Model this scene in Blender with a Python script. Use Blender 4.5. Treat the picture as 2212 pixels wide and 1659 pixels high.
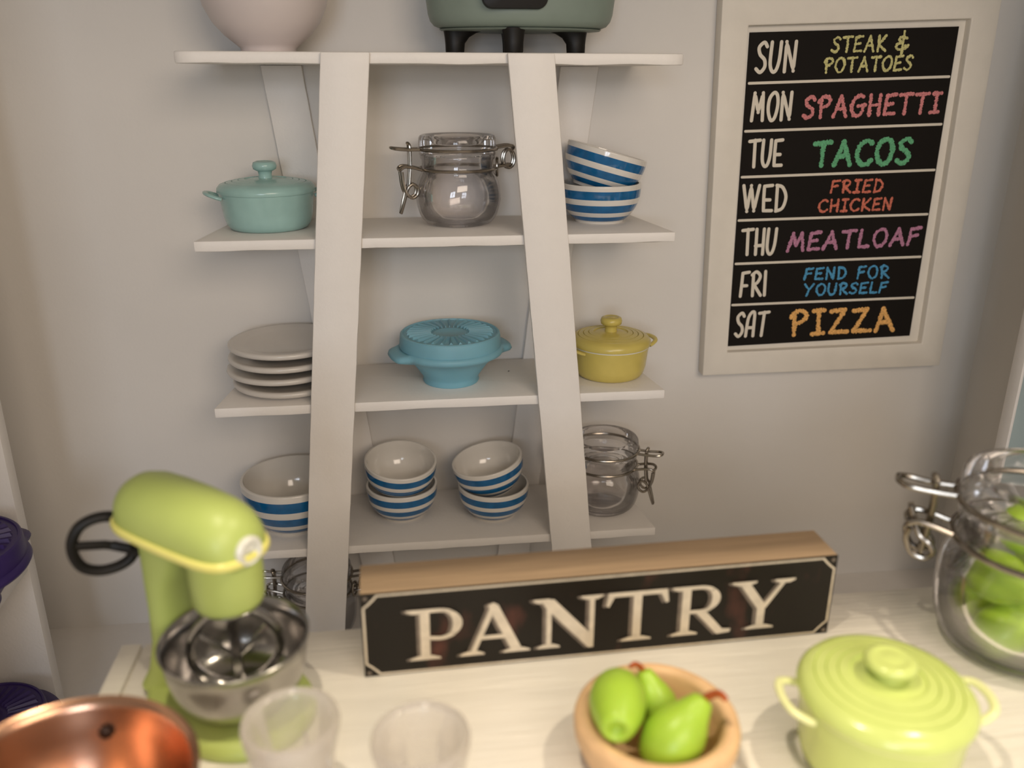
import bpy, bmesh, math, random
from mathutils import Vector, Matrix, noise
random.seed(7)
PI = math.pi
scene = bpy.context.scene
for o in list(bpy.data.objects): bpy.data.objects.remove(o)

# ---------------------------------------------------------------- camera
F_PX, PITCH, YAW, ROLL = 1850.75, 0.3468, 0.1262, 0.0027
cam_data = bpy.data.cameras.new('camera')
cam = bpy.data.objects.new('camera', cam_data)
scene.collection.objects.link(cam)
cp, sp, cy_, sy_ = math.cos(PITCH), math.sin(PITCH), math.cos(YAW), math.sin(YAW)
fw = Vector((sy_*cp, cy_*cp, -sp)); rt = Vector((cy_, -sy_, 0)); up = rt.cross(fw)
rt2 = rt*math.cos(ROLL) + up*math.sin(ROLL); up2 = up*math.cos(ROLL) - rt*math.sin(ROLL)
m = Matrix((rt2, up2, -fw)).transposed().to_4x4()
m.translation = Vector((-0.0794, -1.7817, 1.3932))
cam.matrix_world = m
cam_data.sensor_width = 36.0
cam_data.lens = F_PX/2212*36.0
cam_data.clip_start = 0.02
cam_data.dof.use_dof = True
cam_data.dof.focus_distance = 1.84
cam_data.dof.aperture_fstop = 1.9
scene.camera = cam

# ---------------------------------------------------------------- world, lights, exposure
world = bpy.data.worlds.new('world'); scene.world = world
world.use_nodes = True
bg = world.node_tree.nodes['Background']
bg.inputs[0].default_value = (1.0, 0.86, 0.70, 1)
bg.inputs[1].default_value = 0.34
scene.view_settings.view_transform = 'Standard'
scene.view_settings.look = 'None'
scene.view_settings.gamma = 1
scene.view_settings.exposure = 0.0
scene.view_settings.use_curve_mapping = False

def light(kind, name, loc, target, power, color, size=None, size_y=None, radius=None, spread=None):
    d = bpy.data.lights.new(name, kind); d.energy = power; d.color = color
    if kind == 'AREA':
        d.shape = 'RECTANGLE'; d.size = size; d.size_y = size_y or size
        if spread: d.spread = spread
    if radius: d.shadow_soft_size = radius
    o = bpy.data.objects.new(name, d); scene.collection.objects.link(o)
    o.location = loc
    o.rotation_euler = (Vector(target)-Vector(loc)).to_track_quat('-Z', 'Y').to_euler()
    return o
WARM = (1.0, 0.86, 0.64)
# ceiling bulbs of the real room, above and in front of the open dollhouse box
light('POINT', 'bulb_left', (-0.30, -1.27, 2.62), (0, -1, 0.6), 68, WARM, radius=0.030)
light('POINT', 'bulb_right', (1.10, -1.27, 2.62), (0, -1, 0.6), 68, WARM, radius=0.030)
# wide soft room light from the front right, daylight panes of a window behind the camera
light('AREA', 'room_glow', (0.85, -3.5, 2.38), (0.0, 0.2, 0.75), 48, (1.0, 0.83, 0.67), 1.6, 1.2)
for i in range(2):
    for j in range(2):
        light('AREA', 'window_pane', (-1.15+i*0.62, -5.2, 1.45+j*0.72), (-0.1, 0.2, 1.0), 13, (0.78, 0.87, 1.0), 0.52, 0.62)

# ---------------------------------------------------------------- materials
def principled(name, col, rough=0.5, metal=0.0, **kw):
    m = bpy.data.materials.new(name); m.use_nodes = True
    b = m.node_tree.nodes['Principled BSDF']
    b.inputs['Base Color'].default_value = (*col, 1)
    b.inputs['Roughness'].default_value = rough
    b.inputs['Metallic'].default_value = metal
    for k, v in kw.items(): b.inputs[k.replace('_', ' ')].default_value = v
    return m
def srgb(r, g, b):
    f = lambda c: ((c/255+0.055)/1.055)**2.4 if c > 10 else c/255/12.92
    return (f(r), f(g), f(b))
def noisy(mat, scale=20, amount=0.12, bump=0.0, bump_scale=None, stretch=(1, 1, 1), rough_var=0.0, dist=0.002):
    """procedural colour mottling and relief on the principled material"""
    nt = mat.node_tree; N = nt.nodes; L = nt.links; b = N['Principled BSDF']
    tc = N.new('ShaderNodeTexCoord'); mp = N.new('ShaderNodeMapping'); mp.inputs['Scale'].default_value = stretch
    L.new(tc.outputs['Object'], mp.inputs[0])
    n = N.new('ShaderNodeTexNoise'); n.inputs['Scale'].default_value = scale; n.inputs['Detail'].default_value = 5
    L.new(mp.outputs[0], n.inputs['Vector'])
    c = b.inputs['Base Color'].default_value[:3]
    rp = N.new('ShaderNodeValToRGB')
    rp.color_ramp.elements[0].position = 0.3; rp.color_ramp.elements[1].position = 0.7
    rp.color_ramp.elements[0].color = (*[x*(1-amount) for x in c], 1)
    rp.color_ramp.elements[1].color = (*[min(1, x*(1+amount*0.5)) for x in c], 1)
    L.new(n.outputs[0], rp.inputs[0]); L.new(rp.outputs[0], b.inputs['Base Color'])
    if bump:
        n2 = N.new('ShaderNodeTexNoise'); n2.inputs['Scale'].default_value = bump_scale or scale*4; n2.inputs['Detail'].default_value = 6
        L.new(mp.outputs[0], n2.inputs['Vector'])
        bp = N.new('ShaderNodeBump'); bp.inputs['Strength'].default_value = bump; bp.inputs['Distance'].default_value = dist
        L.new(n2.outputs[0], bp.inputs['Height']); L.new(bp.outputs[0], b.inputs['Normal'])
    return mat
M = {}
M['wall'] = noisy(principled('wall_paint', (0.70, 0.67, 0.63), 0.75), 3, 0.03, 0.15, 120)
M['paint'] = noisy(principled('white_paint', (0.80, 0.765, 0.725), 0.5), 30, 0.015, 0.3, 140, dist=0.0015)
M['table'] = noisy(principled('white_washed_wood', (0.84, 0.80, 0.73), 0.45), 40, 0.07, 0.8, 160, stretch=(0.08, 1, 1), dist=0.0015)
M['ceramic'] = noisy(principled('white_glaze', (0.70, 0.67, 0.62), 0.12, Coat_Weight=0.3), 8, 0.03)
M['blue_stripe'] = noisy(principled('blue_glaze', (0.004, 0.112, 0.29), 0.12, Coat_Weight=0.3), 60, 0.2)
M['plate'] = principled('plate_glaze', (0.62, 0.585, 0.54), 0.15)
M['teal_enamel'] = noisy(principled('teal_enamel', (0.33, 0.52, 0.49), 0.22), 30, 0.06)
M['yellow_enamel'] = noisy(principled('yellow_enamel', (0.60, 0.49, 0.125), 0.26), 30, 0.06)
M['lime_enamel'] = noisy(principled('lime_enamel', (0.62, 0.72, 0.22), 0.2), 30, 0.05)
M['lime_rim'] = principled('pale_lime_rim', (0.80, 0.82, 0.42), 0.25)
M['white_enamel'] = principled('white_enamel_rim', (0.68, 0.68, 0.62), 0.25)
M['blue_plastic'] = noisy(principled('sky_blue_plastic', (0.19, 0.42, 0.52), 0.5, Subsurface_Weight=0.15), 12, 0.08, 0.15, 90)
M['purple_plastic'] = noisy(principled('deep_purple_plastic', (0.030, 0.012, 0.11), 0.45), 12, 0.15)
M['mixer_green'] = noisy(principled('lime_green_plastic', (0.42, 0.51, 0.14), 0.42), 12, 0.05)
M['mixer_band'] = principled('yellow_green_band', (0.78, 0.74, 0.22), 0.2)
M['black_plastic'] = principled('black_plastic', (0.006, 0.005, 0.004), 0.45, Specular_IOR_Level=0.3)
M['steel'] = noisy(principled('polished_steel', (0.40, 0.385, 0.37), 0.2, 1.0), 20, 0.1)
M['wire'] = principled('nickel_wire', (0.33, 0.295, 0.25), 0.25, 1.0)
M['copper'] = noisy(principled('polished_copper', (0.55, 0.315, 0.205), 0.24, 1.0), 14, 0.15)
M['dark_hole'] = principled('dark_rivet', (0.03, 0.015, 0.01), 0.5, 0.5)
M['clay_green'] = noisy(principled('bright_green_clay', (0.38, 0.59, 0.05), 0.38, Subsurface_Weight=0.1), 14, 0.16, 0.1, 60)
M['clay_red'] = noisy(principled('red_brown_clay', (0.42, 0.085, 0.02), 0.45), 30, 0.3)
M['bowl_wood'] = noisy(principled('turned_light_wood', (0.74, 0.48, 0.26), 0.5), 30, 0.16, 0.2, 90, stretch=(1, 1, 4))
M['sign_wood'] = noisy(principled('raw_pine_wood', (0.47, 0.325, 0.195), 0.7), 26, 0.22, 0.5, 120, stretch=(0.12, 1.5, 1.5))
M['sign_face'] = principled('aged_black_print', (0.012, 0.009, 0.006), 0.42, Specular_IOR_Level=0.25)
M['sign_cream'] = noisy(principled('cream_print', (0.62, 0.54, 0.42), 0.5), 60, 0.15)
M['sign_grey'] = noisy(principled('grey_brown_print', (0.17, 0.135, 0.105), 0.5), 60, 0.3)
M['print_black'] = principled('chalkboard_print', (0.008, 0.006, 0.0045), 0.7, Specular_IOR_Level=0.15)
M['print_white'] = principled('white_print', (0.66, 0.60, 0.50), 0.6)
M['frame'] = noisy(principled('board_frame_paint', (0.72, 0.67, 0.59), 0.55), 20, 0.03, 0.2, 150)
M['vase'] = noisy(principled('satin_white_porcelain', (0.62, 0.55, 0.53), 0.35), 6, 0.03)
M['sage'] = noisy(principled('sage_green_metal', (0.20, 0.25, 0.215), 0.42), 20, 0.05)
M['panel_shade'] = noisy(principled('shaded_panel_blue_grey', (0.36, 0.44, 0.44), 0.6), 12, 0.04)  # bluish shade inside the right bookcase, put into the panel colour
M['crumb'] = principled('dark_crumb', (0.02, 0.015, 0.01), 0.7)
for nm, c in dict(chalk_yellow=(0.58, 0.54, 0.23), chalk_pink=(0.62, 0.22, 0.22), chalk_green=(0.12, 0.40, 0.20),
                  chalk_red=(0.60, 0.16, 0.10), chalk_mauve=(0.46, 0.20, 0.31), chalk_blue=(0.07, 0.30, 0.52),
                  chalk_orange=(0.78, 0.42, 0.13)).items():
    M[nm] = noisy(principled(nm, c, 0.85), 330, 0.45)
def sign_face_wear():
    m = M['sign_face']; nt = m.node_tree; N = nt.nodes; L = nt.links; b = N['Principled BSDF']
    tc = N.new('ShaderNodeTexCoord'); n = N.new('ShaderNodeTexNoise'); n.inputs['Scale'].default_value = 16; n.inputs['Detail'].default_value = 8
    mp = N.new('ShaderNodeMapping'); mp.inputs['Scale'].default_value = (1, 1, 0.5)
    L.new(tc.outputs['Object'], mp.inputs[0]); L.new(mp.outputs[0], n.inputs['Vector'])
    rp = N.new('ShaderNodeValToRGB'); e = rp.color_ramp.elements
    e[0].position = 0.58; e[0].color = (0.010, 0.0075, 0.005, 1); e[1].position = 0.80; e[1].color = (0.10, 0.035, 0.025, 1)
    L.new(n.outputs[0], rp.inputs[0]); L.new(rp.outputs[0], b.inputs['Base Color'])
sign_face_wear()
def glass_mat(name, tint=(0.93, 0.92, 0.93), edge=(0.55, 0.53, 0.53), rough=0.0, clear=0.9, spec=1.0):
    """thin clear glass: see-through when faced, darker refraction-like edge, fresnel gloss"""
    m = bpy.data.materials.new(name); m.use_nodes = True
    nt = m.node_tree; N = nt.nodes; L = nt.links; N.clear()
    out = N.new('ShaderNodeOutputMaterial')
    lw = N.new('ShaderNodeLayerWeight'); lw.inputs['Blend'].default_value = 0.35
    rp = N.new('ShaderNodeValToRGB'); e = rp.color_ramp.elements
    e[0].position = 0.45; e[0].color = (*tint, 1); e[1].position = 1.0; e[1].color = (*edge, 1)
    L.new(lw.outputs['Facing'], rp.inputs[0])
    tr = N.new('ShaderNodeBsdfTransparent'); L.new(rp.outputs[0], tr.inputs[0])
    rf = N.new('ShaderNodeBsdfGlass'); rf.inputs['IOR'].default_value = 1.25; rf.inputs['Roughness'].default_value = rough; L.new(rp.outputs[0], rf.inputs[0])
    mx1 = N.new('ShaderNodeMixShader'); mx1.inputs[0].default_value = 1-clear
    L.new(tr.outputs[0], mx1.inputs[1]); L.new(rf.outputs[0], mx1.inputs[2])
    gl = N.new('ShaderNodeBsdfGlossy'); gl.inputs['Roughness'].default_value = max(rough, 0.008); gl.inputs[0].default_value = (1, 1, 1, 1)
    fr = N.new('ShaderNodeFresnel'); fr.inputs['IOR'].default_value = 1.5
    mu = N.new('ShaderNodeMath'); mu.operation = 'MULTIPLY'; mu.inputs[1].default_value = spec; L.new(fr.outputs[0], mu.inputs[0])
    mx2 = N.new('ShaderNodeMixShader'); L.new(mu.outputs[0], mx2.inputs[0])
    L.new(mx1.outputs[0], mx2.inputs[1]); L.new(gl.outputs[0], mx2.inputs[2]); L.new(mx2.outputs[0], out.inputs[0])
    return m
M['glass'] = glass_mat('clear_glass', (0.993, 0.986, 0.988), (0.70, 0.67, 0.66), clear=0.94, spec=0.8)
M['tumbler'] = glass_mat('cloudy_glass', (0.985, 0.975, 0.965), (0.93, 0.90, 0.88), rough=0.1, clear=0.85, spec=0.8)
def cloud(m, k):
    nt = m.node_tree; out = nt.nodes['Material Output']; src = out.inputs[0].links[0].from_socket
    d = nt.nodes.new('ShaderNodeBsdfDiffuse'); d.inputs[0].default_value = (0.95, 0.91, 0.87, 1)
    tl = nt.nodes.new('ShaderNodeBsdfTranslucent'); tl.inputs[0].default_value = (0.95, 0.91, 0.87, 1)
    a = nt.nodes.new('ShaderNodeMixShader'); a.inputs[0].default_value = 0.5
    b = nt.nodes.new('ShaderNodeMixShader'); b.inputs[0].default_value = k
    nt.links.new(d.outputs[0], a.inputs[1]); nt.links.new(tl.outputs[0], a.inputs[2])
    nt.links.new(src, b.inputs[1]); nt.links.new(a.outputs[0], b.inputs[2]); nt.links.new(b.outputs[0], out.inputs[0])
cloud(M['tumbler'], 0.26)

# ---------------------------------------------------------------- mesh helpers
class MB:
    def __init__(s): s.v = []; s.f = []; s.m = []
    def add(s, vs, fs, mi=0):
        k = len(s.v); s.v += [tuple(v) for v in vs]
        for f in fs: s.f.append(tuple(k+i for i in f)); s.m.append(mi)
        return s
    def box(s, x0, x1, y0, y1, z0, z1, mi=0):
        return s.add([(x, y, z) for x in (x0, x1) for y in (y0, y1) for z in (z0, z1)],
                     [(0, 1, 3, 2), (4, 6, 7, 5), (0, 4, 5, 1), (2, 3, 7, 6), (0, 2, 6, 4), (1, 5, 7, 3)], mi)
    def prism(s, poly, y0, y1, mi=0):
        """poly in x,z extruded from y0 (front) to y1"""
        n = len(poly)
        return s.add([(x, y0, z) for x, z in poly]+[(x, y1, z) for x, z in poly],
                     [tuple(range(n)), tuple(range(2*n-1, n-1, -1))]+[(i, i+n, (i+1) % n+n, (i+1) % n) for i in range(n)], mi)
    def slab(s, poly, z0, z1, mi=0):
        n = len(poly)
        return s.add([(x, y, z0) for x, y in poly]+[(x, y, z1) for x, y in poly],
                     [tuple(range(n-1, -1, -1)), tuple(range(n, 2*n))]+[(i, (i+1) % n, (i+1) % n+n, i+n) for i in range(n)], mi)
    def lathe(s, prof, seg=56, mats=None, sq=None, close=False, cx=0, cy=0, sx=1, sy=1, M4=None):
        """prof: list of (r,z). sq(z): squareness 0..1"""
        rings = []
        for r, z in prof:
            if r < 1e-6: rings.append([len(s.v)]); s.v.append((cx, cy, z)); continue
            ids = []
            for i in range(seg):
                a = 2*PI*i/seg; rr = r
                if sq:
                    k = sq(z); n_ = 2+2.2*k
                    rr = r*(abs(math.cos(a))**n_+abs(math.sin(a))**n_)**(-1/n_)
                    rr = r*(1-k)+rr*k if k < 1 else rr
                ids.append(len(s.v)); s.v.append((cx+rr*math.cos(a)*sx, cy+rr*math.sin(a)*sy, z))
            rings.append(ids)
        n = len(rings)
        for j in range(n if close else n-1):
            A, B = rings[j], rings[(j+1) % n]; mi = mats[j] if mats else 0
            if len(A) == 1 and len(B) == 1: continue
            for i in range(seg):
                i2 = (i+1) % seg
                if len(A) == 1: s.f.append((A[0], B[i2], B[i]))
                elif len(B) == 1: s.f.append((A[i], A[i2], B[0]))
                else: s.f.append((A[i], A[i2], B[i2], B[i]))
                s.m.append(mi)
        return s
    def tube(s, pts, r, seg=10, closed=False, rs=None, caps=True, flat=1.0):
        pts = [Vector(p) for p in pts]; n = len(pts); rings = []
        prevN = None
        for i, p in enumerate(pts):
            if closed: t = pts[(i+1) % n]-pts[i-1]
            else: t = pts[min(i+1, n-1)]-pts[max(i-1, 0)]
            t.normalize()
            if prevN is None:
                a = Vector((0, 0, 1)) if abs(t.z) < 0.9 else Vector((1, 0, 0))
                nv = (a-t*a.dot(t)).normalized()
            else:
                nv = (prevN-t*prevN.dot(t)).normalized()
            prevN = nv; b = t.cross(nv); rr = rs[i] if rs else r
            ids = []
            for k in range(seg):
                a = 2*PI*k/seg; q = p+nv*math.cos(a)*rr*flat+b*math.sin(a)*rr
                ids.append(len(s.v)); s.v.append(tuple(q))
            rings.append(ids)
        for j in range(n if closed else n-1):
            A, B = rings[j], rings[(j+1) % n]
            for k in range(seg): s.f.append((A[k], A[(k+1) % seg], B[(k+1) % seg], B[k])); s.m.append(0)
        if not closed and caps:
            s.f.append(tuple(reversed(rings[0]))); s.m.append(0); s.f.append(tuple(rings[-1])); s.m.append(0)
        return s
    def xf(s, M4):
        s.v = [tuple(M4 @ Vector(v)) for v in s.v]; return s
def smooth_pts(P, n=8, closed=False):
    P = [Vector(p) for p in P]; out = []; N = len(P)
    rng = range(N) if closed else range(N-1)
    for i in rng:
        p0 = P[(i-1) % N] if closed else P[max(i-1, 0)]; p1 = P[i]; p2 = P[(i+1) % N]; p3 = P[(i+2) % N] if closed else P[min(i+2, N-1)]
        for k in range(n):
            t = k/n
            out.append(0.5*((2*p1)+(p2-p0)*t+(2*p0-5*p1+4*p2-p3)*t*t+(3*p1-p0-3*p2+p3)*t**3))
    if not closed: out.append(P[-1])
    return out
def link(name, mb, mats, parent=None, loc=None, smooth=True, bevel=0, angle=35, rot=None, bseg=2):
    me = bpy.data.meshes.new(name); me.from_pydata(mb.v, [], mb.f); me.update()
    if not isinstance(mats, (list, tuple)): mats = [mats]
    for q in mats: me.materials.append(M[q] if isinstance(q, str) else q)
    for p, mi in zip(me.polygons, mb.m): p.material_index = mi
    bm = bmesh.new(); bm.from_mesh(me)
    bmesh.ops.remove_doubles(bm, verts=bm.verts, dist=1e-6)
    bmesh.ops.recalc_face_normals(bm, faces=bm.faces)
    if bevel:
        es = [e for e in bm.edges if len(e.link_faces) == 2 and e.calc_face_angle(0) > math.radians(40)]
        bmesh.ops.bevel(bm, geom=es, offset=bevel, segments=bseg, profile=0.5, affect='EDGES', clamp_overlap=True)
    for f in bm.faces: f.smooth = smooth
    if smooth:
        for e in bm.edges:
            if len(e.link_faces) == 2 and e.calc_face_angle(0) > math.radians(angle): e.smooth = False
    bm.to_mesh(me); bm.free()
    o = bpy.data.objects.new(name, me); scene.collection.objects.link(o)
    if parent: o.parent = parent
    if loc: o.location = loc
    if rot: o.rotation_euler = rot
    return o
def thing(name, label, cat, loc=(0, 0, 0), rot=(0, 0, 0), group=None):
    o = bpy.data.objects.new(name, None); scene.collection.objects.link(o)
    o.location = loc; o.rotation_euler = rot; o.empty_display_size = 0.02
    return tag(o, label, cat, group)
def tag(o, label, cat, group=None):
    o['label'] = label; o['category'] = cat
    if group: o['group'] = group
    return o
def struct(name, mb, mat, **k):
    o = link(name, mb, mat, **k); o['kind'] = 'structure'; return o
def dup(root, loc, rot, label, group=None, scale=None):
    r = root.copy(); scene.collection.objects.link(r); r.location = loc; r.rotation_euler = rot
    if scale: r.scale = scale
    r['label'] = label
    if group: r['group'] = group
    for ch in list(root.children):
        c = ch.copy(); scene.collection.objects.link(c); c.parent = r
        for g in ch.children:
            d = g.copy(); scene.collection.objects.link(d); d.parent = c
    return r
def circ(r, z, n=64, cx=0, cy=0):
    return [(cx+r*math.cos(2*PI*i/n), cy+r*math.sin(2*PI*i/n), z) for i in range(n)]

# ---------------------------------------------------------------- setting: open dollhouse box
WY = 0.2811
struct('floor', MB().box(-1.16, 1.50, -1.75, WY+0.03, -0.03, 0.0), 'paint', smooth=False)
struct('wall_back', MB().box(-1.16, 1.50, WY, WY+0.03, 0.0, 1.96), 'wall', smooth=False)
struct('wall_left', MB().box(-1.19, -1.16, -1.10, WY+0.03, -0.03, 1.96), 'wall', smooth=False)
struct('wall_right', MB().box(1.462, 1.50, -1.10, WY, 0.0, 1.96), 'wall', smooth=False)
struct('ceiling', MB().box(-1.19, 1.50, -1.10, WY+0.03, 1.96, 1.99), 'wall', smooth=False)

# ---------------------------------------------------------------- display shelf
S = [0.0452, 0.3583, 0.7148, 1.0758, 1.4331]      # tops of the shelf boards
sh = thing('display_shelf', 'tall white painted open shelf with splayed front legs against the back wall', 'shelf', (0, 0.0, 0))
def wavy_board(z, seed, back=0.462, ends='sharp'):
    """shelf board, wider in front, with a slightly wavy hand-painted front edge"""
    th = 0.0215; n = 44; mb = MB(); rnd = random.Random(seed)
    top = []; bot = []
    y_b = 0.2655
    pts_f = []
    for i in range(n+1):
        x = -0.5+i/n
        w = 0.0012*noise.noise(Vector((x*9, seed, 0)))+0.0006*noise.noise(Vector((x*40, seed, 3)))
        pts_f.append((x, 0.0+w))
    if ends == 'round':
        r = 0.012
        fr = [(-0.5+0.004, 0.012)]+[p for p in pts_f[1:-1]]+[(0.5-0.004, 0.012)]
    else: fr = pts_f
    poly = fr+[(back, y_b), (-back, y_b)]
    m2 = len(poly)
    zb = [z-th+(0.0022*noise.noise(Vector((p[0]*12, seed, 7))) if i < len(fr) else 0) for i, p in enumerate(poly)]
    zt = [z for p in poly]
    mb.v = [(p[0], p[1], b) for p, b in zip(poly, zb)]+[(p[0], p[1], t) for p, t in zip(poly, zt)]
    mb.f = [tuple(range(m2-1, -1, -1)), tuple(range(m2, 2*m2))]+[(i, (i+1) % m2, (i+1) % m2+m2, i+m2) for i in range(m2)]
    mb.m = [0]*len(mb.f)
    return mb
for i, z in enumerate(S):
    link('shelf_board', wavy_board(z, i*5.3+1, 0.462 if i else 0.40, 'round' if i == 4 else 'sharp'), 'paint', sh, bevel=0.003)
def leg(name, xo0, xi0, xo1, xi1, z0, z1, y0, y1, seed):
    n = 60; a = []; b = []
    for i in range(n+1):
        t = i/n; z = z0+(z1-z0)*t
        a.append((xo0+(xo1-xo0)*t+0.0006*noise.noise(Vector((z*18, seed, 0)))+0.0004*noise.noise(Vector((z*60, seed, 0))), z))
        b.append((xi0+(xi1-xi0)*t+0.0007*noise.noise(Vector((z*18, seed, 5)))+0.0005*noise.noise(Vector((z*60, seed, 5))), z))
    mb = MB(); k = n+1
    mb.v = [(x, y0, z) for x, z in a]+[(x, y0, z) for x, z in b]+[(x, y1, z) for x, z in a]+[(x, y1, z) for x, z in b]
    for i in range(n):
        mb.f += [(i, i+k, i+1+k, i+1), (2*k+i, 2*k+i+1, 3*k+i+1, 3*k+i), (i, i+1, 2*k+i+1, 2*k+i), (k+i, 3*k+i, 3*k+i+1, k+i+1)]
    mb.f += [(0, 2*k, 3*k, k), (n, k+n, 3*k+n, 2*k+n)]
    mb.m = [0]*len(mb.f)
    return link(name, mb, 'paint', sh, bevel=0.0028)
leg('front_leg', -0.3655, -0.2705, -0.2225, -0.1295, 0, 1.4325, -0.013, -0.0005, 1.1)
leg('front_leg', 0.372, 0.274, 0.2275, 0.1345, 0, 1.4325, -0.013, -0.0005, 4.7)
leg('rear_leg', -0.212, -0.123, -0.376, -0.288, 0, 1.4110, 0.2665, 0.2795, 8.1)
leg('rear_leg', 0.212, 0.125, 0.379, 0.290, 0, 1.4110, 0.2665, 0.2795, 9.4)

# ---------------------------------------------------------------- bookcases along the side walls
def bookcase(name, label, xf, xb, y_end, side, zs):
    t = thing(name, label, 'bookcase', (0, 0, 0))
    x0, x1 = min(xf, xb), max(xf, xb); y0 = -0.78
    if side < 0: link('end_panel', MB().box(x0, x1, y_end-0.034, y_end, 0, 1.75), 'paint', t, bevel=0.002)
    else:
        link('end_panel', MB().box(x0+0.0085, x1, y_end-0.034, y_end, 0, 1.75), 'panel_shade', t)  # white panel coloured blue-grey to carry its shaded look
        link('edge_trim', MB().box(x0, x0+0.008, y_end-0.036, y_end+0.001, 0, 1.75), 'paint', t, bevel=0.002)
    link('end_panel', MB().box(x0, x1, y0, y0+0.034, 0, 1.75), 'paint', t, bevel=0.002)
    if side < 0: link('back_panel', MB().box(x0, x0+0.012, y0+0.035, y_end-0.035, 0.0, 1.75), 'paint', t)
    else: link('back_panel', MB().box(x1-0.012, x1, y0+0.035, y_end-0.035, 0.0, 1.75), 'paint', t)
    a, b = (x0+0.0125, x1-0.001) if side < 0 else (x0+0.001, x1-0.0125)
    for z in zs: link('shelf_board', MB().box(a, b, y0+0.035, y_end-0.035, z-0.027, z), 'paint', t, bevel=0.002)
    return t
bookcase('bookcase', 'white bookcase at the left edge holding purple containers', -0.900, -1.155, -0.05, -1, (0.03, 0.424, 0.86, 1.30, 1.74))
bookcase('bookcase', 'white bookcase at the right edge behind the pear jar', 1.314, 1.458, -0.05, 1, (0.03, 0.424, 0.86, 1.30, 1.74))

# ---------------------------------------------------------------- table
T = 0.62
tb = thing('table', 'white washed wooden table in front with bordered top under the sign and cookware', 'table', (0, 0, 0))
TX0, TX1, TY0, TY1 = -0.505, 1.12, -1.60, -0.690
link('table_top', MB().box(TX0+0.033, TX1-0.033, TY0, TY1, T-0.03, T), 'table', tb, bevel=0.002)
link('end_strip', MB().box(TX0, TX0+0.028, TY0, TY1, T-0.03, T+0.001), 'table', tb, bevel=0.002)
link('end_strip', MB().box(TX1-0.028, TX1, TY0, TY1, T-0.03, T+0.001), 'table', tb, bevel=0.002)
link('groove', MB().box(TX0+0.027, TX0+0.034, TY0+0.001, TY1-0.001, T-0.029, T-0.006), 'table', tb)
link('groove', MB().box(TX1-0.034, TX1-0.027, TY0+0.001, TY1-0.001, T-0.029, T-0.006), 'table', tb)
link('apron', MB().box(TX0+0.06, TX1-0.06, TY0+0.05, TY1-0.05, T-0.10, T-0.0305), 'paint', tb, bevel=0.002)
for lx in (TX0+0.07, TX1-0.07):
    for ly in (TY0+0.06, TY1-0.06):
        link('leg', MB().lathe([(0, 0), (0.016, 0), (0.02, 0.05), (0.03, 0.3), (0.022, 0.42), (0.032, 0.44), (0.032, 0.5195), (0, 0.5195)], 20, cx=lx, cy=ly), 'paint', tb)

# ---------------------------------------------------------------- striped bowls
def bowl_mesh(R, H, seg=64):
    prof = []; mats = []
    def ro(t): return R*(0.60+0.40*(1-(1-t)**2.9))
    prof = [(0, 0.004), (R*0.50, 0.003), (R*0.52, 0.0), (R*0.60, 0.0)]
    cuts = [0.0, 0.045, 0.17, 0.29, 0.49, 0.64, 0.86, 0.94, 0.98]
    cols = [0, 1, 0, 1, 0, 1, 0, 0]
    mats = [0, 0, 0]
    for j in range(len(cuts)-1):
        for k in range(3):
            t = cuts[j]+(cuts[j+1]-cuts[j])*(k+1)/3
            prof.append((ro(t), 0.003+(H-0.003)*t)); mats.append(cols[j])
    w = R*0.075
    prof += [(ro(1)-w*0.25, H), (ro(1)-w*0.8, H-0.0006)]; mats += [0, 0]
    for k in range(1, 9):
        t = 1-k/9
        prof.append((max(ro(t)-w, 0.002), H*0.10+(H*0.88)*t)); mats.append(0)
    prof += [(R*0.42, H*0.10), (0, H*0.095)]; mats += [0, 0]
    return MB().lathe(prof, seg, mats)
BG = 'blue and white striped bowls on the display shelf'
small = link('bowl', bowl_mesh(0.0875, 0.083), ['ceramic', 'blue_stripe'], loc=(-0.109, 0.152, S[1]+0.0003), angle=60)
tag(small, 'small striped bowl, lower one of the left pair under the blue container', 'bowl', BG)
def bowl_copy(src, loc, rot, label, scale=1.0):
    o = src.copy(); scene.collection.objects.link(o); o.location = loc; o.rotation_euler = rot; o.scale = (scale,)*3; o['label'] = label; return o
bowl_copy(small, (-0.113, 0.148, S[1]+0.0725), (0.17, 0.0, 0.3), 'small striped bowl tipped toward the viewer atop the left pair under the blue container')
bowl_copy(small, (0.117, 0.126, S[1]+0.0003), (0, 0, 0.7), 'small striped bowl, lower one of the right pair under the blue container')
bowl_copy(small, (0.116, 0.130, S[1]+0.0690), (0.0, -0.20, 0.3), 'small striped bowl tipped leftward atop the right pair under the blue container')
bowl_copy(small, (0.370, 0.168, S[3]+0.0003), (0, 0, 1.1), 'striped bowl standing upright on the second shelf from the top, right end', 1.055)
bowl_copy(small, (0.360, 0.164, S[3]+0.0735), (0.0, 0.27, 0.0), 'striped bowl strongly tilted rightward atop another, right end of second shelf', 1.055)
big = link('bowl', bowl_mesh(0.120, 0.124, 80), ['ceramic', 'blue_stripe'], loc=(-0.372, 0.140, S[1]+0.0003), angle=60)
tag(big, 'large single striped bowl behind the mixer head, left end of lowest visible shelf', 'bowl', BG)

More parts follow.
